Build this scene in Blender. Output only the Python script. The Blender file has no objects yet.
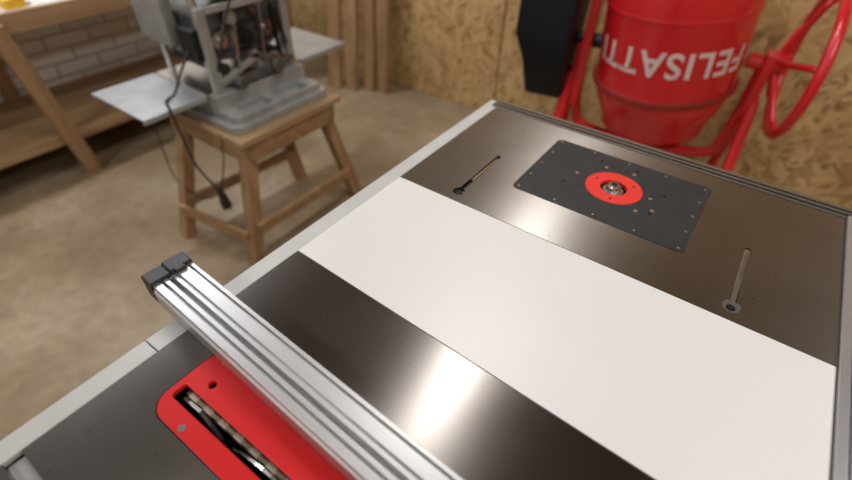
import bpy, bmesh, math, random
from mathutils import Vector, Matrix
random.seed(4)
D=bpy.data; C=bpy.context
col=C.scene.collection
TZ=0.9
try:
    C.scene.view_settings.view_transform='Standard'
except Exception as e: print(e)

# ---------------------------------------------------------------- materials
def newmat(name):
    m=D.materials.new(name); m.use_nodes=True
    nt=m.node_tree; b=nt.nodes['Principled BSDF']
    return m,nt,b
def rgb(c): return (c[0],c[1],c[2],1)
def mat(name,c,rough=.5,metal=0,var=0,scale=20,bump=0,stretch=(1,1,1),c2=None,coat=0,aniso=0,detail=6,spec=.5):
    m,nt,b=newmat(name)
    b.inputs['Base Color'].default_value=rgb(c); b.inputs['Roughness'].default_value=rough
    b.inputs['Metallic'].default_value=metal; b.inputs['Specular IOR Level'].default_value=spec
    if coat: b.inputs['Coat Weight'].default_value=coat
    tc=nt.nodes.new('ShaderNodeTexCoord'); mp=nt.nodes.new('ShaderNodeMapping')
    mp.inputs['Scale'].default_value=stretch
    nt.links.new(tc.outputs['Object'],mp.inputs['Vector'])
    nz=nt.nodes.new('ShaderNodeTexNoise'); nz.inputs['Scale'].default_value=scale; nz.inputs['Detail'].default_value=detail
    nt.links.new(mp.outputs['Vector'],nz.inputs['Vector'])
    r=nt.nodes.new('ShaderNodeValToRGB')
    r.color_ramp.elements[0].position=.3; r.color_ramp.elements[1].position=.7
    if c2 is None: c2=tuple(max(0,x*(1-var)) for x in c)
    r.color_ramp.elements[0].color=rgb(c2); r.color_ramp.elements[1].color=rgb(c)
    nt.links.new(nz.outputs['Fac'],r.inputs['Fac']); nt.links.new(r.outputs['Color'],b.inputs['Base Color'])
    if bump:
        bp=nt.nodes.new('ShaderNodeBump'); bp.inputs['Strength'].default_value=bump; bp.inputs['Distance'].default_value=.002
        nt.links.new(nz.outputs['Fac'],bp.inputs['Height']); nt.links.new(bp.outputs['Normal'],b.inputs['Normal'])
    return m

def steel(name,c,rough,dirt=.2):
    m,nt,b=newmat(name)
    L=nt.links.new
    tc=nt.nodes.new('ShaderNodeTexCoord'); mp=nt.nodes.new('ShaderNodeMapping'); mp.inputs['Scale'].default_value=(2,90,1)
    L(tc.outputs['Object'],mp.inputs['Vector'])
    n1=nt.nodes.new('ShaderNodeTexNoise'); n1.inputs['Scale'].default_value=12; n1.inputs['Detail'].default_value=6
    L(mp.outputs['Vector'],n1.inputs['Vector'])
    n2=nt.nodes.new('ShaderNodeTexNoise'); n2.inputs['Scale'].default_value=6; n2.inputs['Detail'].default_value=8
    L(tc.outputs['Object'],n2.inputs['Vector'])
    r=nt.nodes.new('ShaderNodeValToRGB'); r.color_ramp.elements[0].position=.3; r.color_ramp.elements[1].position=.72
    r.color_ramp.elements[0].color=rgb([x*(1-dirt) for x in c]); r.color_ramp.elements[1].color=rgb(c)
    mx=nt.nodes.new('ShaderNodeMath'); mx.operation='MULTIPLY_ADD'; mx.inputs[1].default_value=.3; 
    ad=nt.nodes.new('ShaderNodeMath'); ad.operation='MULTIPLY'; ad.inputs[1].default_value=.7
    L(n2.outputs['Fac'],ad.inputs[0]); L(n1.outputs['Fac'],mx.inputs[0]); L(ad.outputs[0],mx.inputs[2])
    L(mx.outputs[0],r.inputs['Fac'])
    n3=nt.nodes.new('ShaderNodeTexNoise'); n3.inputs['Scale'].default_value=110; n3.inputs['Detail'].default_value=2
    L(tc.outputs['Object'],n3.inputs['Vector'])
    r3=nt.nodes.new('ShaderNodeValToRGB'); r3.color_ramp.elements[0].position=.70; r3.color_ramp.elements[1].position=.75
    L(n3.outputs['Fac'],r3.inputs['Fac'])
    mc=nt.nodes.new('ShaderNodeMixRGB'); mc.inputs[2].default_value=rgb([x*.5 for x in c])
    L(r3.outputs['Color'],mc.inputs[0]); L(r.outputs['Color'],mc.inputs[1]); L(mc.outputs[0],b.inputs['Base Color'])
    b.inputs['Metallic'].default_value=1; b.inputs['Anisotropic'].default_value=.82
    rr=nt.nodes.new('ShaderNodeMapRange'); rr.inputs[3].default_value=rough-.02; rr.inputs[4].default_value=rough+.03
    L(n2.outputs['Fac'],rr.inputs[0]); L(rr.outputs[0],b.inputs['Roughness'])
    cx=nt.nodes.new('ShaderNodeCombineXYZ'); cx.inputs[1].default_value=1
    L(cx.outputs[0],b.inputs['Tangent'])
    bp=nt.nodes.new('ShaderNodeBump'); bp.inputs['Strength'].default_value=.07; bp.inputs['Distance'].default_value=.0003
    L(n1.outputs['Fac'],bp.inputs['Height']); L(bp.outputs['Normal'],b.inputs['Normal'])
    return m

def osb(name):
    m,nt,b=newmat(name); L=nt.links.new
    tc=nt.nodes.new('ShaderNodeTexCoord')
    outs=[]
    for i,(rot,sc) in enumerate([((0,.5,0),(8,8,34)),((0,-.7,0),(9,9,36)),((0,1.4,0),(10,10,30))]):
        mp=nt.nodes.new('ShaderNodeMapping')
        mp.inputs['Rotation'].default_value=rot; mp.inputs['Scale'].default_value=(1,1,1)
        L(tc.outputs['Object'],mp.inputs['Vector'])
        m2=nt.nodes.new('ShaderNodeMapping'); m2.inputs['Scale'].default_value=sc; L(mp.outputs[0],m2.inputs[0])
        v=nt.nodes.new('ShaderNodeTexVoronoi'); v.inputs['Scale'].default_value=1.5
        L(m2.outputs[0],v.inputs['Vector'])
        s=nt.nodes.new('ShaderNodeSeparateColor'); L(v.outputs['Color'],s.inputs[0]); outs.append(s.outputs[0])
    nz=nt.nodes.new('ShaderNodeTexNoise'); nz.inputs['Scale'].default_value=14; L(tc.outputs['Object'],nz.inputs['Vector'])
    g1=nt.nodes.new('ShaderNodeMath'); g1.operation='GREATER_THAN'; g1.inputs[1].default_value=.5; L(nz.outputs['Fac'],g1.inputs[0])
    a=nt.nodes.new('ShaderNodeMix'); L(g1.outputs[0],a.inputs[0]); L(outs[0],a.inputs[2]); L(outs[1],a.inputs[3])
    g2=nt.nodes.new('ShaderNodeMath'); g2.operation='GREATER_THAN'; g2.inputs[1].default_value=.62; L(outs[2],g2.inputs[0])
    c=nt.nodes.new('ShaderNodeMix'); L(g2.outputs[0],c.inputs[0]); L(a.outputs[0],c.inputs[2]); L(outs[2],c.inputs[3])
    r=nt.nodes.new('ShaderNodeValToRGB'); e=r.color_ramp.elements
    e[0].position=0; e[0].color=(.27,.155,.055,1); e[1].position=1; e[1].color=(.60,.42,.20,1)
    x=e.new(.2); x.color=(.38,.235,.095,1); x=e.new(.6); x.color=(.47,.305,.13,1)
    L(c.outputs[0],r.inputs['Fac']); L(r.outputs['Color'],b.inputs['Base Color'])
    b.inputs['Roughness'].default_value=.5
    return m

def brick(name):
    m,nt,b=newmat(name); L=nt.links.new
    tc=nt.nodes.new('ShaderNodeTexCoord'); s=nt.nodes.new('ShaderNodeSeparateXYZ'); cx=nt.nodes.new('ShaderNodeCombineXYZ')
    L(tc.outputs['Object'],s.inputs[0]); L(s.outputs[1],cx.inputs[0]); L(s.outputs[2],cx.inputs[1])
    t=nt.nodes.new('ShaderNodeTexBrick'); t.inputs['Scale'].default_value=1
    t.inputs['Brick Width'].default_value=.24; t.inputs['Row Height'].default_value=.075; t.inputs['Mortar Size'].default_value=.006
    t.inputs['Color1'].default_value=(.80,.78,.76,1); t.inputs['Color2'].default_value=(.66,.64,.61,1); t.inputs['Mortar'].default_value=(.40,.37,.34,1)
    L(cx.outputs[0],t.inputs['Vector']); L(t.outputs['Color'],b.inputs['Base Color']); b.inputs['Roughness'].default_value=.8
    bp=nt.nodes.new('ShaderNodeBump'); bp.invert=True; bp.inputs['Distance'].default_value=.006; L(t.outputs['Fac'],bp.inputs['Height']); L(bp.outputs[0],b.inputs['Normal'])
    return m

def wood(name,c1,c2,axis=2,scale=3):
    st=[1,1,1]
    for i in range(3):
        if i!=axis: st[i]=9
    return mat(name,c1,.6,0,scale=scale,stretch=tuple(st),c2=c2,bump=.15)

def floor_mat():
    m,nt,b=newmat('concrete_floor'); L=nt.links.new
    tc=nt.nodes.new('ShaderNodeTexCoord')
    n=nt.nodes.new('ShaderNodeTexNoise'); n.inputs['Scale'].default_value=1.7; n.inputs['Detail'].default_value=8; n.inputs['Roughness'].default_value=.6
    n2=nt.nodes.new('ShaderNodeTexNoise'); n2.inputs['Scale'].default_value=22; n2.inputs['Detail'].default_value=5
    L(tc.outputs['Object'],n.inputs[0]); L(tc.outputs['Object'],n2.inputs[0])
    r=nt.nodes.new('ShaderNodeValToRGB'); e=r.color_ramp.elements
    e[0].position=.34; e[0].color=(.215,.155,.088,1); e[1].position=.68; e[1].color=(.39,.32,.225,1)
    x=e.new(.5); x.color=(.29,.222,.14,1)
    L(n.outputs['Fac'],r.inputs[0])
    r2=nt.nodes.new('ShaderNodeValToRGB'); r2.color_ramp.elements[0].position=.3; r2.color_ramp.elements[1].position=.7
    r2.color_ramp.elements[0].color=(.86,.85,.84,1); r2.color_ramp.elements[1].color=(1.1,1.09,1.07,1)
    L(n2.outputs['Fac'],r2.inputs[0])
    mx=nt.nodes.new('ShaderNodeMixRGB'); mx.blend_type='MULTIPLY'; mx.inputs[0].default_value=1
    L(r.outputs[0],mx.inputs[1]); L(r2.outputs[0],mx.inputs[2]); L(mx.outputs[0],b.inputs['Base Color'])
    b.inputs['Roughness'].default_value=.45
    return m

M={}
M['steel']=steel('ground_steel',(.38,.36,.345),.32)
M['steel2']=steel('cast_iron',(.225,.208,.198),.30,.25)
M['white']=mat('white_laminate',(.71,.707,.70),.40,var=.03,scale=5)
M['alu']=mat('anodised_aluminium',(.62,.62,.63),.38,.85,var=.08,scale=30,stretch=(1,30,30))
M['alu_y']=mat('aluminium_rail',(.60,.60,.62),.38,.8,var=.08,scale=30,stretch=(30,1,30))
M['alu_d']=mat('dull_aluminium',(.34,.33,.325),.36,.9,var=.15,scale=20,stretch=(1,30,30))
M['railw']=mat('painted_rail',(.52,.52,.51),.5,.1,var=.12,scale=14)
M['black']=mat('black_plastic',(.012,.012,.014),.45,var=.3,scale=40)
M['plate']=mat('phenolic_plate',(.030,.033,.037),.45,var=.3,scale=60,spec=.35)
M['red']=mat('red_paint',(.64,.014,.022),.24,var=.12,scale=5,coat=.4)
M['redplate']=mat('red_throat_plate',(.60,.012,.014),.40,var=.12,scale=8,spec=.35)
M['redring']=mat('red_plastic',(.74,.035,.03),.38,var=.08,scale=20)
M['chrome']=mat('bright_metal',(.7,.69,.67),.25,1,var=.1,scale=40)
M['dark']=mat('dark_metal',(.03,.03,.032),.5,.6,var=.3,scale=30)
M['grey']=mat('grey_casting',(.16,.16,.16),.42,.5,var=.45,scale=18)
M['lgrey']=mat('light_grey_casting',(.42,.43,.43),.4,.4,var=.3,scale=14)
M['ptable']=mat('planer_sheet',(.50,.54,.57),.34,.6,var=.25,scale=10)
M['lettering']=mat('white_lettering',(.76,.58,.58),.5,var=.08)
M['pine']=wood('pine_wood',(.37,.225,.115),(.23,.13,.062),2)
M['pine_y']=wood('bench_wood',(.40,.265,.145),(.28,.17,.085),1)
M['pine_x']=wood('frame_wood',(.37,.225,.115),(.23,.13,.062),0)
M['yellow']=mat('yellow_plastic',(.85,.5,.03),.4,var=.05)
M['osb']=osb('osb_board'); M['brick']=brick('whitewashed_brick'); M['floor']=floor_mat()
M['ceil']=mat('ceiling_paint',(.27,.25,.225),.8,var=.06,scale=2)
M['cab']=mat('cabinet_paint',(.5,.49,.47),.45,var=.05)
M['motor']=mat('motor_cover',(.008,.009,.014),.5,var=.3,scale=12,spec=.25)
M['rubber']=mat('rubber',(.02,.02,.02),.8,var=.2)
M['belt']=mat('ring_gear',(.36,.03,.028),.45,.2,var=.3)

# ---------------------------------------------------------------- builders
def link(o): col.objects.link(o); return o
def thing(name,loc,label,cat,rot=0,group=None):
    e=D.objects.new(name,None); e.location=loc; e.rotation_euler=(0,0,rot); e.empty_display_size=.1
    e['label']=label; e['category']=cat
    if group: e['group']=group
    return link(e)
def finish(bm,name,m,parent=None,local=False,smooth=False,bevel=0,label=None,off=None):
    bmesh.ops.recalc_face_normals(bm,faces=bm.faces)
    co=[v.co for v in bm.verts]
    mn=Vector((min(c[i] for c in co) for i in range(3))); mx=Vector((max(c[i] for c in co) for i in range(3)))
    ctr=(mn+mx)/2
    for v in bm.verts: v.co-=ctr
    me=D.meshes.new(name); bm.to_mesh(me); bm.free()
    if m: me.materials.append(m)
    if smooth:
        for p in me.polygons: p.use_smooth=True
    o=D.objects.new(name,me); link(o)
    if parent is not None:
        o.parent=parent
        base=Vector((0,0,0))
        if not local:
            p=parent
            while p is not None: base+=p.location; p=p.parent
        else:
            p=parent
            while p is not None and p.type!='EMPTY': base+=p.location; p=p.parent
        o.location=ctr-base
    else: o.location=ctr
    if bevel:
        md=o.modifiers.new('bevel','BEVEL'); md.width=bevel; md.segments=2; md.limit_method='ANGLE'; md.angle_limit=.6
    if smooth:
        md=o.modifiers.new('wn','WEIGHTED_NORMAL'); md.keep_sharp=True
    if label: o['label']=label
    return o
def b_box(bm,mn,mx,rotm=None):
    mn=Vector(mn);mx=Vector(mx);s=mx-mn;c=(mn+mx)/2
    r=bmesh.ops.create_cube(bm,size=1)
    for v in r['verts']:
        v.co=Vector((v.co.x*s.x,v.co.y*s.y,v.co.z*s.z))
        if rotm: v.co=rotm@v.co
        v.co+=c
def b_cyl(bm,p0,p1,r0,r1=None,seg=24,caps=True):
    p0=Vector(p0);p1=Vector(p1); d=p1-p0; r1=r0 if r1 is None else r1
    r=bmesh.ops.create_cone(bm,cap_ends=caps,segments=seg,radius1=r0,radius2=r1,depth=d.length)
    q=d.to_track_quat('Z','Y').to_matrix(); c=(p0+p1)/2
    for v in r['verts']: v.co=q@v.co+c
def b_beam(bm,p0,p1,w,h,up=(0,0,1)):
    p0=Vector(p0);p1=Vector(p1);d=(p1-p0).normalized(); u=Vector(up)
    s=d.cross(u).normalized(); u=s.cross(d).normalized()
    vs=[]
    for p in (p0,p1):
        for a,b in ((-1,-1),(1,-1),(1,1),(-1,1)): vs.append(bm.verts.new(p+s*a*w/2+u*b*h/2))
    bm.faces.new(vs[0:4]); bm.faces.new(vs[4:8])
    for i in range(4): bm.faces.new((vs[i],vs[(i+1)%4],vs[4+(i+1)%4],vs[4+i]))
def smoothpath(pts,n=8):
    P=[Vector(p) for p in pts]; out=[]
    for i in range(len(P)-1):
        a=P[max(i-1,0)];b=P[i];c=P[i+1];d=P[min(i+2,len(P)-1)]
        for k in range(n):
            t=k/n; out.append(.5*((2*b)+(c-a)*t+(2*a-5*b+4*c-d)*t*t+(3*b-a-3*c+d)*t**3))
    out.append(P[-1]); return out
def b_tube(bm,pts,r,seg=10,closed=False):
    P=[Vector(p) for p in pts]; n=len(P); rings=[]; ref=None
    for i,p in enumerate(P):
        if closed: t=(P[(i+1)%n]-P[i-1]).normalized()
        else: t=(P[min(i+1,n-1)]-P[max(i-1,0)]).normalized()
        if ref is None:
            ref=t.orthogonal().normalized()
        ref=(ref-t*ref.dot(t)).normalized(); s=t.cross(ref)
        rings.append([bm.verts.new(p+(ref*math.cos(2*math.pi*k/seg)+s*math.sin(2*math.pi*k/seg))*r) for k in range(seg)])
    for i in range(n if closed else n-1):
        a=rings[i];b=rings[(i+1)%n]
        for k in range(seg): bm.faces.new((a[k],a[(k+1)%seg],b[(k+1)%seg],b[k]))
    if not closed: bm.faces.new(rings[0]); bm.faces.new(rings[-1])
def b_lathe(bm,prof,seg=48,mtx=None):
    rings=[]
    for r,z in prof:
        ring=[]
        for k in range(seg):
            a=2*math.pi*k/seg; v=Vector((r*math.cos(a),r*math.sin(a),z))
            if mtx: v=mtx@v
            ring.append(bm.verts.new(v))
        rings.append(ring)
    for i in range(len(rings)-1):
        for k in range(seg): bm.faces.new((rings[i][k],rings[i][(k+1)%seg],rings[i+1][(k+1)%seg],rings[i+1][k]))
def box(name,mn,mx,m,parent=None,bevel=0,local=False,label=None):
    bm=bmesh.new(); b_box(bm,mn,mx); return finish(bm,name,m,parent,local,bevel=bevel,label=label)
def cyl(name,p0,p1,r,m,parent=None,r1=None,seg=24,local=False,label=None,bevel=0):
    bm=bmesh.new(); b_cyl(bm,p0,p1,r,r1,seg); return finish(bm,name,m,parent,local,label=label,bevel=bevel)
def rrect(x0,y0,x1,y1,r,seg=6):
    out=[]
    for cx,cy,a0 in ((x1-r,y1-r,0),(x0+r,y1-r,90),(x0+r,y0+r,180),(x1-r,y0+r,270)):
        for k in range(seg+1):
            a=math.radians(a0+90*k/seg); out.append((cx+r*math.cos(a),cy+r*math.sin(a)))
    return out
def rect(x0,y0,x1,y1): return [(x0,y0),(x1,y0),(x1,y1),(x0,y1)]
def circ(cx,cy,r,seg=32): return [(cx+r*math.cos(2*math.pi*k/seg),cy+r*math.sin(2*math.pi*k/seg)) for k in range(seg)]
def keyhole(cx,y0,y1,w,R):
    a0=math.asin(w/R); out=[]
    n=18
    for k in range(n+1):
        a=math.pi/2+a0+(2*math.pi-2*a0)*k/n; out.append((cx+R*math.cos(a),y0+R*math.sin(a)))
    for k in range(7):
        a=math.pi*k/6; out.append((cx+w*math.cos(a),y1+w*math.sin(a)))
    return out
def b_plate(bm,outer,holes,z0,z1):
    es=[];
    for lp in [outer]+holes:
        vs=[bm.verts.new((x,y,z1)) for x,y in lp]
        for i in range(len(vs)): es.append(bm.edges.new((vs[i],vs[(i+1)%len(vs)])))
    r=bmesh.ops.triangle_fill(bm,use_beauty=True,use_dissolve=False,edges=es)
    fs=[f for f in r['geom'] if isinstance(f,bmesh.types.BMFace)]
    e=bmesh.ops.extrude_face_region(bm,geom=fs)
    for v in e['geom']:
        if isinstance(v,bmesh.types.BMVert): v.co.z=z0
def b_profile(bm,prof,fn0,fn1):
    a=[bm.verts.new(fn0(p)) for p in prof]; b=[bm.verts.new(fn1(p)) for p in prof]
    n=len(prof)
    for i in range(n): bm.faces.new((a[i],a[(i+1)%n],b[(i+1)%n],b[i]))
    for ring in (a,b):
        f=bm.faces.new(ring); bmesh.ops.triangulate(bm,faces=[f])

# ---------------------------------------------------------------- room
def struct(o): o['kind']='structure'; return o
X0,X1,Y0,Y1,H=-3.3,2.6,-2.6,2.55,2.75
struct(box('floor',(X0-.1,Y0-.1,-.1),(X1+.1,Y1+.1,0),M['floor']))
struct(box('ceiling',(X0-.1,Y0-.1,H),(X1+.1,Y1+.1,H+.1),M['ceil']))
struct(box('wall_left',(X0-.1,Y0-.1,0),(X0,Y1+.1,H),M['brick']))
struct(box('wall_right',(X1,Y0-.1,0),(X1+.1,Y1+.1,H),M['osb']))
struct(box('wall_front',(X0,Y0-.1,0),(X1,Y0,H),M['brick']))
bm=bmesh.new()
b_box(bm,(X0,Y1+.02,0),(X1,Y1+.1,H))
for a,b in ((X0,-1.275),(-1.263,.95),(.96,X1)):
    b_box(bm,(a,Y1,0),(b,Y1+.025,H))
struct(finish(bm,'wall_back',M['osb'],bevel=.002))

# ---------------------------------------------------------------- table saw
XL,XR=-.466,.235
saw=thing('table_saw',(-.1,.3,0),'table saw with steel top, white laminate panel and router plate','table saw')
bm=bmesh.new()
ya,yb=-.34,0.0
prof=[(ya,TZ),(-.0845,TZ),(-.0845,TZ-.006),(-.088,TZ-.006),(-.088,TZ-.0095),(-.063,TZ-.0095),(-.063,TZ-.006),(-.0665,TZ-.006),(-.0665,TZ),(yb,TZ),(yb,TZ-.035),(ya,TZ-.035)]
b_profile(bm,prof,lambda p:(XL,p[0],p[1]),lambda p:(XR,p[0],p[1]))
tx0,ty0,tx1,ty1=-.408,.038,-.055,.140
b_plate(bm,rect(XL,yb,XR,.178),[rrect(tx0,ty0,tx1,ty1,.026)],TZ-.035,TZ)
finish(bm,'cast_iron_top',M['steel2'],saw,label='dark ground cast iron top with a milled slot')
box('slot_liner',(XL+.002,-.0842,TZ-.0095),(XR-.002,-.0668,TZ-.0085),M['alu'],saw)
tp_out=rrect(tx0+.0012,ty0+.0012,tx1-.0012,ty1-.0012,.025)
bm=bmesh.new()
b_plate(bm,tp_out,[rrect(-.398,.0625,-.075,.0815,.004),circ(-.371,.099,.0052)],TZ-.006,TZ+.0008)
tp=finish(bm,'throat_plate',M['redplate'],saw,bevel=.0007,label='red throat plate with a long blade slot')
for (x,y) in ((-.352,.047),(-.09,.047),(-.09,.128),(-.385,.128)):
    cyl('screw',(x,y,TZ-.002),(x,y,TZ+.0014),.0045,M['chrome'],tp,seg=16)
bm=bmesh.new(); b_cyl(bm,(-.225,.0705,TZ-.135),(-.225,.0735,TZ-.135),.128,seg=60)
finish(bm,'saw_blade',M['chrome'],saw)
bm=bmesh.new(); b_profile(bm,[(-.392,-.13),(-.36,-.03),(-.392,-.012),(-.36,-.009),(-.338,-.05),(-.35,-.13)],lambda p:(p[0],.070,TZ+p[1]),lambda p:(p[0],.0745,TZ+p[1]))
finish(bm,'riving_knife',M['alu_d'],saw)
bm=bmesh.new()
for i in range(9):
    x=-.385+i*.027
    b_box(bm,(x,.075,TZ-.012),(x+.013,.081,TZ-.006))
b_box(bm,(-.395,.0765,TZ-.03),(-.10,.0812,TZ-.0115))
finish(bm,'blade_guide',mat('guide_metal',(.50,.44,.34),.4,.6,var=.3),saw)
# wing / laminate joint runs very slightly out of square
j0,j1=.3205,.2975
bm=bmesh.new(); b_plate(bm,[(XL,.1788),(XR,.1788),(XR,j1-.0006),(XL,j0-.0006)],[],TZ-.035,TZ)
finish(bm,'extension_wing',M['steel2'],saw,bevel=.0008)
bm=bmesh.new(); b_plate(bm,[(XL,j0+.0006),(XR,j1+.0006),(XR,.5785),(XL,.5785)],[],TZ-.018,TZ+.0002)
finish(bm,'laminate_panel',M['white'],saw,bevel=.0006)
px0,py0,px1,py1=-.281,.681,.0255,.903
bm=bmesh.new()
b_plate(bm,rect(XL,.5797,XR,.952),[rrect(px0-.001,py0-.001,px1+.001,py1+.001,.012),keyhole(-.351,.608,.757,.0046,.0115),keyhole(.108,.608,.757,.0046,.0125)],TZ-.004,TZ)
finish(bm,'router_wing',M['steel'],saw,label='ground steel router wing with two keyhole slots')
bm=bmesh.new()
b_box(bm,(XL+.002,.582,TZ-.04),(XR-.002,.592,TZ-.004)); b_box(bm,(XL+.002,.94,TZ-.04),(XR-.002,.95,TZ-.004))
b_box(bm,(XL+.002,.592,TZ-.04),(XL+.012,.94,TZ-.004)); b_box(bm,(XR-.012,.592,TZ-.04),(XR-.002,.94,TZ-.004))
finish(bm,'wing_frame',M['dark'],saw)
for x,y in ((-.351,.609),(.108,.609)):
    bm=bmesh.new(); b_cyl(bm,(x,y,TZ-.02),(x,y,TZ-.003),.004,seg=12); b_cyl(bm,(x,y,TZ-.006),(x,y,TZ-.0042),.0075,seg=20)
    finish(bm,'slot_bolt',M['dark'],saw)
bm=bmesh.new(); b_plate(bm,circ(.108,.609,.0122,28),[circ(.108,.606,.0065,20)],TZ-.0038,TZ-.0012)
b_beam(bm,(.108,.620,TZ-.0025),(.108,.660,TZ-.0025),.0075,.002)
finish(bm,'slot_slider',M['alu_d'],saw)
for x,m_ in ((-.351,M['dark']),(.108,mat('slot_guide_metal',(.36,.30,.24),.4,.6,var=.3))):
    bm=bmesh.new(); b_beam(bm,(x-.002,.625,TZ-.008),(x+.001,.757,TZ-.008),.016,.002)
    finish(bm,'slot_guide',m_,saw)
bm=bmesh.new(); b_beam(bm,(-.3535,.66,TZ-.0055),(-.352,.755,TZ-.0055),.003,.002); finish(bm,'slot_edge',M['pine_y'],saw)
cx,cy=-.1255,.793
hl=[circ(cx,cy,.0525,40)]
for dx,dy in ((-.085,-.035),(-.05,.078),(.02,.083),(.078,-.04),(.085,.03)):
    hl.append(circ(cx+dx,cy+dy,.0026,12))
bm=bmesh.new(); b_plate(bm,rrect(px0,py0,px1,py1,.011),hl,TZ-.0095,TZ+.0004)
rp=finish(bm,'router_plate',M['plate'],saw,label='black router mounting plate with silver screws')
bm=bmesh.new(); b_plate(bm,circ(cx,cy,.0518,48),[circ(cx,cy,.0245,32)],TZ-.006,TZ+.0008)
rg=finish(bm,'insert_ring',M['redring'],rp,label='red insert ring')
for k in range(3):
    a=math.radians(k*120+40); x=cx+.0385*math.cos(a); y=cy+.0385*math.sin(a)
    cyl('screw',(x,y,TZ-.001),(x,y,TZ+.0014),.0022,M['dark'],rg,seg=12)
pts=[]
for i in range(5): pts+= [(px0+.010+i*(px1-px0-.02)/4,py0+.010),(px0+.010+i*(px1-px0-.02)/4,py1-.010)]
for i in (1,2,3): pts+= [(px0+.010,py0+.01+i*(py1-py0-.02)/4),(px1-.010,py0+.01+i*(py1-py0-.02)/4)]
for x,y in pts: cyl('plate_screw',(x,y,TZ-.002),(x,y,TZ+.0007),.0024,M['chrome'],rp,seg=12)
for ang,r in ((5,.066),(75,.07),(120,.07),(175,.075),(320,.072),(340,.084)):
    x=cx+r*math.cos(math.radians(ang)); y=cy+r*math.sin(math.radians(ang))
    cyl('mounting_screw',(x,y,TZ-.002),(x,y,TZ+.0007),.0036,M['chrome'],rp,seg=14)
bm=bmesh.new()
b_cyl(bm,(cx,cy,TZ-.30),(cx,cy,TZ-.045),.045,seg=40); b_cyl(bm,(cx,cy,TZ-.0455),(cx,cy,TZ-.0105),.060,seg=40)
finish(bm,'router_motor',M['dark'],saw)
bm=bmesh.new()
b_cyl(bm,(cx,cy,TZ-.0104),(cx,cy,TZ-.004),.0185,seg=32)
b_cyl(bm,(cx,cy,TZ-.0045),(cx,cy,TZ+.004),.0135,seg=6); b_cyl(bm,(cx,cy,TZ+.0035),(cx,cy,TZ+.008),.0115,.009,seg=24)
finish(bm,'collet',mat('collet_steel',(.50,.50,.48),.3,1,var=.35,scale=60),saw)
cyl('collet_bore',(cx,cy,TZ+.006),(cx,cy,TZ+.0084),.0062,M['dark'],saw)
bm=bmesh.new()
y=.953
prof=[(0,-.03),(0,.001),(.006,.001),(.006,-.004),(.011,-.004),(.011,.003),(.017,.003),(.017,-.007),(.024,-.007),(.024,.003),(.033,.003),(.033,-.03)]
b_profile(bm,prof,lambda p:(XL-.012,y+p[0],TZ+p[1]),lambda p:(XR+.03,y+p[0],TZ+p[1]))
finish(bm,'end_rail',M['alu_d'],saw)
bm=bmesh.new(); b_box(bm,(XL-.031,-.34,TZ-.045),(XL-.0015,.0868,TZ-.0015)); b_box(bm,(XL-.031,.0882,TZ-.045),(XL-.0015,.985,TZ-.0015))
finish(bm,'side_rail',M['railw'],saw,bevel=.0015,label='pale painted steel rail')
bm=bmesh.new(); x=XR+.0015
prof=[(0,-.05),(0,.006),(.010,.006),(.010,-.001),(.014,-.001),(.014,.006),(.040,.006),(.040,.0),(.05,.0),(.05,-.05)]
b_profile(bm,prof,lambda p:(x+p[0],-.34,TZ+p[1]),lambda p:(x+p[0],.955,TZ+p[1]))
finish(bm,'side_rail',M['alu_y'],saw,label='silver aluminium guide rail')
bm=bmesh.new(); b_box(bm,(XL+.10,-.30,.04),(XR-.06,.15,TZ-.20)); finish(bm,'cabinet_body',M['cab'],saw,bevel=.006)
bm=bmesh.new()
b_box(bm,(XL+.03,-.0,TZ-.20),(XR-.03,.004,TZ-.036)); b_box(bm,(XL+.03,.148,TZ-.20),(XR-.03,.152,TZ-.036))
b_box(bm,(XL+.03,-.0,TZ-.20),(XL+.034,.15,TZ-.036)); b_box(bm,(XR-.034,-.0,TZ-.20),(XR-.03,.15,TZ-.036)); b_box(bm,(XL+.03,0,TZ-.204),(XR-.03,.15,TZ-.199))
finish(bm,'blade_housing',M['dark'],saw)
box('plinth',(XL+.08,-.32,0),(XR-.04,.17,.04),M['dark'],saw)
for x in (XL+.06,XR-.06):
    box('support_leg',(x-.02,.86,0),(x+.02,.90,TZ-.04),M['dark'],saw,bevel=.002)
    box('support_beam',(x-.012,.153,TZ-.075),(x+.012,.95,TZ-.041),M['dark'],saw)

# rip fence
th=-math.atan(.0455)
fence=thing('rip_fence',(-.53,.131,TZ),'silver aluminium rip fence with T-slots lying across the saw top','fence',rot=th)
prof=[(0,.0015),(0,.028),(.003,.031),(.003,.038),(.013,.038),(.013,.032),(.0165,.032),(.0165,.038),(.0225,.038),(.0225,.026),(.0285,.026),(.0285,.038),(.034,.038),(.034,.0365),(.036,.0365),(.036,.041),(.052,.041),(.052,.0365),(.0548,.0365),(.0548,.041),(.060,.041),(.060,.0015)]
bm=bmesh.new(); b_profile(bm,prof,lambda p:(0,p[0],p[1]),lambda p:(.755,p[0],p[1]))
finish(bm,'extrusion',M['alu'],fence,local=True,bevel=.0005)
bm=bmesh.new(); b_box(bm,(-.026,.0,.004),(0,.030,.043)); b_box(bm,(-.026,.029,.004),(0,.061,.046)); b_box(bm,(-.032,.012,.012),(-.025,.05,.034)); b_box(bm,(-.004,.034,.041),(.006,.050,.046))
finish(bm,'end_cap',M['black'],fence,local=True,bevel=.002,label='black plastic end cap')

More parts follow.
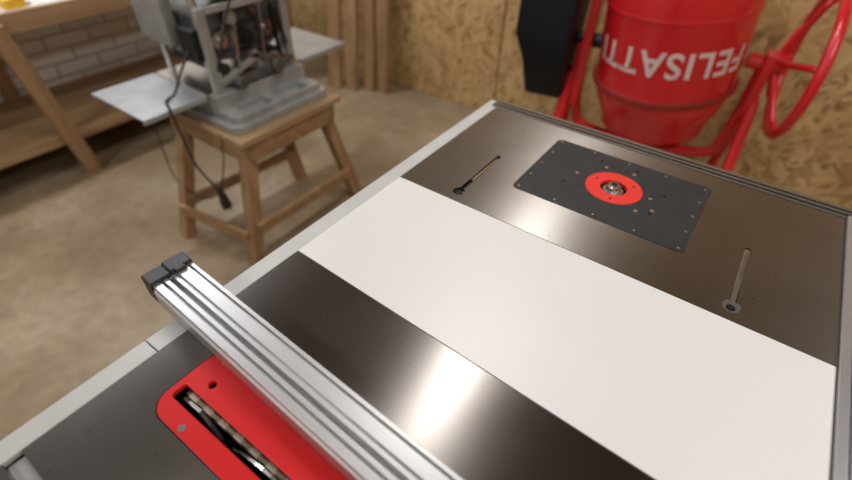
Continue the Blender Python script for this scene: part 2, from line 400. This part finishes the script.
# ---------------------------------------------------------------- stand
st=thing('work_stand',(-1.62,1.06,0),'rough wooden sawhorse stand with splayed legs under the planer','stand')
feet=[(-1.385,.745),(-1.375,1.36),(-1.775,.675),(-1.72,1.30)]
tops=[(-1.445,.875),(-1.47,1.275),(-1.84,.875),(-1.82,1.275)]
for (fx,fy),(ax,ay) in zip(feet,tops):
    bm=bmesh.new(); b_beam(bm,(fx,fy,0),(ax,ay,.50),.055,.045,up=(1,0,0))
    for v in bm.verts:
        if v.co.z<.05: v.co.z=0
    finish(bm,'leg',M['pine'],st,bevel=.003)
def lerp(i,z):
    t=z/.5; return Vector((feet[i][0]*(1-t)+tops[i][0]*t, feet[i][1]*(1-t)+tops[i][1]*t, z))
for i,j,z in ((0,2,.13),(0,1,.16),(2,3,.16)):
    o_=Vector((.03 if j!=2 else 0,-.03 if j==2 else 0,0))
    bm=bmesh.new(); b_beam(bm,lerp(i,z)+o_,lerp(j,z)+o_,.022,.045)
    finish(bm,'stretcher',M['pine_x'],st,bevel=.002)
for mn,mx in (((-1.90,.835,.43),(-1.42,.862,.505)),((-1.90,1.288,.43),(-1.42,1.315,.505)),((-1.425,.862,.43),(-1.40,1.288,.505)),((-1.90,.862,.43),(-1.875,1.288,.505))):
    box('apron',mn,mx,M['pine_x'],st,bevel=.002)
bm=bmesh.new()
for i in range(4):
    x0=-1.91+i*.13; b_box(bm,(x0,.82,.505),(x0+.127,1.335,.53))
finish(bm,'top_boards',M['pine_y'],st,bevel=.003)

# ---------------------------------------------------------------- planer
pl=thing('thickness_planer',(-1.775,1.09,.53),'grey thickness planer with exposed drive side and folding feed tables','planer')
Z=.531
bm=bmesh.new()
b_plate(bm,rrect(-1.93,.845,-1.435,1.32,.05),[],Z,Z+.028)
b_box(bm,(-1.93,.87,Z+.02),(-1.56,1.30,Z+.105))
b_plate(bm,rrect(-1.60,.87,-1.455,1.295,.03),[rrect(-1.555,.93,-1.475,1.06,.01),rrect(-1.555,1.10,-1.475,1.24,.01)],Z+.02,Z+.055)
finish(bm,'base',M['lgrey'],pl,bevel=.006)
box('bed',(-1.93,.86,Z+.105),(-1.59,1.32,Z+.115),M['chrome'],pl,bevel=.001)
for a,b in ((.616,.86),(1.32,1.60)):
    bm=bmesh.new(); b_box(bm,(-1.95,a,Z+.10),(-1.60,b,Z+.108)); b_box(bm,(-1.95,a,Z+.088),(-1.94,b,Z+.101)); b_box(bm,(-1.61,a,Z+.088),(-1.60,b,Z+.101))
    finish(bm,'feed_table',M['ptable'],pl,bevel=.002)
for x in (-1.90,-1.615):
    for y in (.915,1.265):
        cyl('column',(x,y,Z+.105),(x,y,Z+.46),.014,M['chrome'],pl)
for y in (.915,1.265):
    x=-1.60
    box('side_bracket',(x,y-.018,Z+.105),(x+.02,y+.018,Z+.40),M['lgrey'],pl,bevel=.006)
bm=bmesh.new()
b_profile(bm,[(.93,.20),(.90,.26),(.92,.36),(1.0,.40),(1.20,.40),(1.28,.34),(1.27,.22),(1.20,.19),(1.0,.19)],lambda p:(-1.92,p[0],Z+p[1]),lambda p:(-1.64,p[0],Z+p[1]))
finish(bm,'head_housing',M['grey'],pl,bevel=.006)
cyl('motor',(-1.90,1.08,Z+.44),(-1.58,1.08,Z+.44),.062,M['dark'],pl,bevel=.004)
bm=bmesh.new()
b_cyl(bm,(-1.88,1.08,Z+.44),(-1.62,1.08,Z+.44),.0635)
for i in range(8): b_cyl(bm,(-1.87+i*.03,1.08,Z+.44),(-1.862+i*.03,1.08,Z+.44),.069)
finish(bm,'motor_fins',M['lgrey'],pl)
box('top_frame',(-1.92,.89,Z+.46),(-1.60,.95,Z+.49),M['lgrey'],pl,bevel=.006)
box('top_frame',(-1.92,1.23,Z+.46),(-1.60,1.29,Z+.49),M['lgrey'],pl,bevel=.006)
def gear(x,y,z,r,t,m,name='gear'):
    bm=bmesh.new(); n=max(10,int(r*500)); pr=[]
    for k in range(n*4):
        a=2*math.pi*k/(n*4); rr=r if (k%4)<2 else r*.9
        pr.append((y+rr*math.cos(a),z+rr*math.sin(a)))
    b_profile(bm,pr,lambda p:(x,p[0],p[1]),lambda p:(x+t,p[0],p[1]))
    b_cyl(bm,(x,y,z),(x+t+.012,y,z),r*.3,seg=16)
    finish(bm,name,m,pl)
gear(-1.635,.985,Z+.27,.034,.014,M['chrome']); gear(-1.635,1.09,Z+.25,.04,.014,M['dark']); gear(-1.635,1.19,Z+.27,.034,.014,M['chrome'])
gear(-1.615,1.04,Z+.34,.025,.012,M['lgrey']); gear(-1.615,1.15,Z+.36,.03,.012,M['alu_d'])
bm=bmesh.new(); b_tube(bm,smoothpath([(-1.618,.945,Z+.27),(-1.618,.985,Z+.308),(-1.618,1.19,Z+.308),(-1.618,1.23,Z+.27),(-1.618,1.19,Z+.234),(-1.618,.985,Z+.234),(-1.618,.945,Z+.27)],6),.005,8)
finish(bm,'chain',M['black'],pl)
for y in (.965,1.205): cyl('feed_roller',(-1.90,y,Z+.175),(-1.60,y,Z+.175),.022,M['rubber'],pl)
cyl('cutter_block',(-1.90,1.085,Z+.18),(-1.59,1.085,Z+.18),.03,M['alu_d'],pl)
bm=bmesh.new(); b_tube(bm,smoothpath([(-1.60,.93,Z+.16),(-1.57,.93,Z+.22),(-1.57,1.0,Z+.36),(-1.585,1.08,Z+.42),(-1.57,1.2,Z+.36),(-1.58,1.25,Z+.2)],6),.005,8)
finish(bm,'hose',M['black'],pl)
for p,q,m in (((-1.575,.92,Z+.14),(-1.575,1.10,Z+.20),'lgrey'),((-1.575,1.06,Z+.21),(-1.575,1.27,Z+.14),'alu_d'),((-1.578,.93,Z+.39),(-1.578,1.26,Z+.385),'lgrey'),((-1.572,1.00,Z+.17),(-1.572,1.02,Z+.33),'chrome'),((-1.572,1.12,Z+.17),(-1.572,1.14,Z+.37),'alu_d'),((-1.58,1.21,Z+.16),(-1.58,1.20,Z+.36),'dark')):
    bm=bmesh.new(); b_beam(bm,p,q,.008,.024,up=(1,0,0) if abs(q[2]-p[2])>.12 else (0,0,1)); finish(bm,'link_bar',M[m],pl,bevel=.002)
box('switch_box',(-1.70,.875,Z+.22),(-1.61,.905,Z+.33),M['black'],pl,bevel=.004)
box('dust_cover',(-1.90,.85,Z+.26),(-1.72,.90,Z+.42),M['lgrey'],pl,bevel=.008)
box('gear_cover',(-1.61,1.10,Z+.12),(-1.585,1.24,Z+.18),M['lgrey'],pl,bevel=.006)
bm=bmesh.new(); b_cyl(bm,(-1.57,.99,Z+.13),(-1.54,.99,Z+.13),.022,seg=20); b_cyl(bm,(-1.57,1.17,Z+.14),(-1.545,1.17,Z+.14),.026,seg=20); b_box(bm,(-1.585,.98,Z+.115),(-1.565,1.18,Z+.145))
finish(bm,'height_screw',M['grey'],pl,bevel=.002)
cz=Z+.115
bm=bmesh.new()
cab=smoothpath([(-1.66,.90,Z+.28),(-1.67,.84,Z+.20),(-1.70,.80,cz),(-1.66,.74,cz),(-1.598,.715,cz-.002),(-1.575,.71,.56),(-1.56,.72,.42),(-1.50,.745,.32)],8)
b_tube(bm,cab,.0045,8); pc=finish(bm,'power_cable',M['black'],pl)
bm=bmesh.new(); b_cyl(bm,(-1.50,.745,.325),(-1.495,.748,.265),.011,.02,seg=16); b_cyl(bm,(-1.495,.748,.266),(-1.4935,.749,.245),.020,seg=16)
b_cyl(bm,(-1.50,.742,.247),(-1.499,.742,.226),.003,seg=8); b_cyl(bm,(-1.487,.756,.247),(-1.486,.756,.226),.003,seg=8)
finish(bm,'plug',M['black'],pl)
bm=bmesh.new(); b_tube(bm,smoothpath([(-1.95,.90,Z+.08),(-1.98,.82,.50),(-1.90,.76,.30),(-1.80,.74,.22),(-1.68,.76,.20),(-1.58,.78,.26),(-1.52,.80,.40),(-1.53,.83,.50)],8),.003,8)
finish(bm,'hanging_cord',M['black'],pl)

# ---------------------------------------------------------------- workbench
wb=thing('workbench',(-2.97,.6,0),'long wooden workbench with white top against the brick wall','workbench')
box('bench_top',(-3.29,-1.2,.745),(-2.675,2.2,.775),M['white'],wb,bevel=.003)
box('front_rail',(-2.675,-1.2,.695),(-2.65,2.2,.777),M['pine_y'],wb,bevel=.003)
box('shelf',(-3.29,-1.2,.195),(-2.685,2.2,.218),M['pine_y'],wb,bevel=.002)
box('shelf_rail',(-2.685,-1.2,.165),(-2.66,2.2,.222),M['pine_y'],wb,bevel=.002)
for y in (-.9,.66,2.12):
    for x in (-2.635,-3.26):
        if y==.66 and x>-3:
            bm=bmesh.new(); b_beam(bm,(x,.69,0),(x,.60,.74),.045,.07,up=(0,1,0))
            for v in bm.verts:
                if v.co.z<.05: v.co.z=0
            finish(bm,'leg',M['pine'],wb,bevel=.003)
        else: box('leg',(x-.022,y-.035,0),(x+.022,y+.035,.745),M['pine'],wb,bevel=.003)
tm=thing('tape_measure',(-2.735,.735,.775),'yellow tape measure lying on the white bench top','tape measure')
bm=bmesh.new(); b_plate(bm,rrect(-2.78,.69,-2.69,.78,.02),[],.776,.812); tb=finish(bm,'case',M['yellow'],tm,bevel=.004)
cyl('dial',(-2.735,.735,.812),(-2.735,.735,.815),.014,M['black'],tm); box('hook',(-2.70,.778,.777),(-2.697,.79,.79),M['chrome'],tm)

def lean(x,w,t,yb,h,m,label):
    bm=bmesh.new()
    vs=[]
    for z,y in ((0,yb),(h,Y1-.004-t)):
        for dx,dt in ((-w/2,0),(w/2,0),(w/2,t),(-w/2,t)): vs.append(bm.verts.new((x+dx,y+dt,z)))
    bm.faces.new(vs[:4]);bm.faces.new(vs[4:])
    for i in range(4): bm.faces.new((vs[i],vs[(i+1)%4],vs[4+(i+1)%4],vs[4+i]))
    o=finish(bm,'wooden_board',m,bevel=.002); o['label']=label; o['category']='board'; o['group']='boards leaning on the wall'
lean(-2.05,.085,.03,2.36,2.3,M['pine'],'narrow pine board leaning upright on the OSB wall')
lean(-2.15,.09,.03,2.33,2.4,M['pine'],'narrow pine board leaning upright on the OSB wall')
lean(-2.25,.09,.04,2.26,2.2,M['pine'],'thick pine board leaning upright on the OSB wall')
lean(-2.37,.10,.04,2.22,2.35,M['pine'],'wide pine board leaning upright on the OSB wall')

# ---------------------------------------------------------------- cement mixer
mx_=thing('cement_mixer',(-.30,2.12,0),'red cement mixer with upturned drum and white lettering','cement mixer',rot=math.radians(10))
R=.262
tilt=math.radians(5)
BZ=.65
T=Matrix.Translation((0,0,BZ))@Matrix.Rotation(tilt,4,'X')@Matrix.Rotation(math.radians(-5),4,'Y')
bm=bmesh.new()
prof=[(0,.46),(.10,.46),(.21,.45),(.25,.42),(R,.37),(R,.305),(R+.004,.30),(R+.004,.292),(R,.288),(R,.03),(R,.012)]
b_lathe(bm,prof,64,T)
drum=finish(bm,'drum',M['red'],mx_,local=True,smooth=True)
prof=[(R,-.012),(R-.003,-.03),(.25,-.08),(.215,-.17),(.205,-.20),(.21,-.207),(.198,-.21),(.192,-.20),(.205,-.16),(.24,-.08),(.248,-.02)]
bm=bmesh.new(); b_lathe(bm,prof,64,T); finish(bm,'drum_mouth',M['red'],mx_,local=True,smooth=True)
bm=bmesh.new(); b_lathe(bm,[(R-.006,.014),(R+.012,.012),(R+.014,.006),(R+.014,-.008),(R+.010,-.014),(R-.008,-.014)],64,T)
finish(bm,'drum_flange',M['belt'],mx_,local=True)
cu=D.curves.new('lettering','FONT'); cu.body='FELISATTI'; cu.size=.118; cu.align_x='CENTER'; cu.align_y='CENTER'; cu.extrude=.0; cu.offset=.0026; cu.space_character=1.12
to=D.objects.new('tmp',cu); link(to); C.view_layer.update()
me=D.meshes.new_from_object(to.evaluated_get(C.evaluated_depsgraph_get()))
D.objects.remove(to)
bm=bmesh.new(); bm.from_mesh(me)
bmesh.ops.triangulate(bm,faces=bm.faces)
bmesh.ops.subdivide_edges(bm,edges=[e for e in bm.edges if e.calc_length()>.03],cuts=2)
w=max(v.co.x for v in bm.verts)-min(v.co.x for v in bm.verts)
s=.57/w
for v in bm.verts:
    x=-v.co.x*s; z=-v.co.y*1.1
    a=-math.pi/2+.02+x/R
    v.co=T@Vector(((R+.0022)*math.cos(a),(R+.0022)*math.sin(a),.155+z))
finish(bm,'lettering',M['lettering'],mx_,local=True)
AX=.76
bm=bmesh.new()
b_tube(bm,smoothpath([(-.325,0,AX),(-.325,0,.58),(-.31,-.0,.44),(-.26,0,.36),(0,0,.335),(.27,0,.36),(.31,0,.44),(.325,0,.58),(.325,0,AX)],6),.022,12)
finish(bm,'yoke',M['red'],mx_,local=True,smooth=True)
bm=bmesh.new()
b_box(bm,(-.345,-.05,.46),(-.305,.05,.92)); b_box(bm,(-.362,-.035,.56),(-.344,.035,.73))
finish(bm,'bracket',M['red'],mx_,local=True,bevel=.006)
bm=bmesh.new()
for p,q in (((-.36,-.02,.60),(-.38,-.30,.02)),((-.36,.02,.60),(-.38,.30,.02)),((.35,-.02,.62),(.36,-.30,.02)),((.35,.02,.62),(.36,.30,.02)),((-.375,-.24,.16),(-.375,.24,.16)),((.352,-.24,.16),(.352,.24,.16)),((-.375,0,.16),(.352,0,.16))):
    b_tube(bm,[p,q],.022,12)
finish(bm,'frame',M['red'],mx_,local=True,smooth=False)
bm=bmesh.new(); b_box(bm,(.32,-.045,.56),(.355,.045,.80)); b_cyl(bm,(.265,0,AX),(.38,0,AX),.028); finish(bm,'pivot',M['red'],mx_,local=True,bevel=.004)
for x in (-.39,.37):
    y=-.31
    bm=bmesh.new(); b_cyl(bm,(x-.02,y,.09),(x+.02,y,.09),.09,seg=32); w_=finish(bm,'transport_wheel',M['rubber'],mx_,local=True,bevel=.01)
    box('foot',(x-.03,.28,0),(x+.03,.34,.03),M['rubber'],mx_,local=True)
bm=bmesh.new()
prof=[(-.17,.64),(-.20,.78),(-.19,1.0),(.16,1.02),(.17,.84),(.14,.62),(.07,.51),(-.06,.48)]
b_profile(bm,prof,lambda p:(-.60+(.05 if p[1]<.66 else 0),p[0],p[1]),lambda p:(-.375,p[0],p[1]))
finish(bm,'motor_cover',M['motor'],mx_,local=True,bevel=.035,smooth=True,label='black plastic motor cover')
cyl('axle',(-.42,0,AX-.02),(-.25,0,AX-.02),.028,M['dark'],mx_,local=True)
hz=.766; wx=.445; WR=.25
bm=bmesh.new(); b_tube(bm,[(wx,WR*math.cos(2*math.pi*k/48),hz+WR*math.sin(2*math.pi*k/48)) for k in range(48)],.018,12,closed=True)
hw=finish(bm,'hand_wheel',M['red'],mx_,local=True,smooth=True)
for k in range(5):
    a=math.radians(20+72*k); 
    bm=bmesh.new(); b_tube(bm,[(.365,.03*math.cos(a),hz+.03*math.sin(a)),(wx-.03,(WR-.05)*math.cos(a),hz+(WR-.05)*math.sin(a)),(wx,WR*math.cos(a),hz+WR*math.sin(a))],.012,10)
    finish(bm,'spoke',M['red'],hw,local=True,smooth=True)
bm=bmesh.new(); b_cyl(bm,(.345,0,hz),(.395,0,hz),.042,seg=28); finish(bm,'hub',M['red'],hw,local=True,bevel=.005)

# ---------------------------------------------------------------- lamps
def tube_lamp(name,x,y0,y1,power,colr,label,sx=.10):
    t=thing(name,(x,(y0+y1)/2,H),label,'lamp')
    box('housing',(x-.02-sx/2,y0,H-.05),(x+.02+sx/2,y1,H),M['white'],t,bevel=.004)
    ld=D.lights.new('tube_light','AREA'); ld.shape='RECTANGLE'; ld.size=sx; ld.size_y=y1-y0-.04; ld.energy=power; ld.color=colr
    lo=D.objects.new('tube_light',ld); lo.location=(0,0,-.06); lo.parent=t; link(lo)
tube_lamp('ceiling_lamp',-.68,1.0,1.8,19,(1,.97,.935),'long white batten lamp on the ceiling',.12)
tube_lamp('ceiling_lamp',-2.85,.3,1.9,38,(.97,.975,1),'long white batten lamp on the ceiling')
tube_lamp('ceiling_lamp',1.3,-.6,1.2,38,(1,.97,.935),'long white batten lamp on the ceiling')
tube_lamp('ceiling_lamp',-1.5,-2.3,-1.2,36,(1,.97,.935),'long white batten lamp on the ceiling')
w=D.worlds.new('world'); C.scene.world=w; w.use_nodes=True
w.node_tree.nodes['Background'].inputs[0].default_value=(.9,.93,1,1); w.node_tree.nodes['Background'].inputs[1].default_value=.2

# ---------------------------------------------------------------- camera
cd=D.cameras.new('camera'); cam=D.objects.new('camera',cd); link(cam)
r=Vector((.8111,.5847,.0202)); u=Vector((-.4010,.5306,.7467)); r.normalize(); u=(u-r*u.dot(r)).normalized(); bk=r.cross(u)
mw=Matrix(((r.x,u.x,bk.x,0),(r.y,u.y,bk.y,0),(r.z,u.z,bk.z,1.4),(0,0,0,1)))
cam.matrix_world=mw
cd.sensor_width=36; cd.lens=465/852*36; cd.clip_start=.02
cd.dof.use_dof=True; cd.dof.focus_distance=.68; cd.dof.aperture_fstop=2.0
C.scene.camera=cam
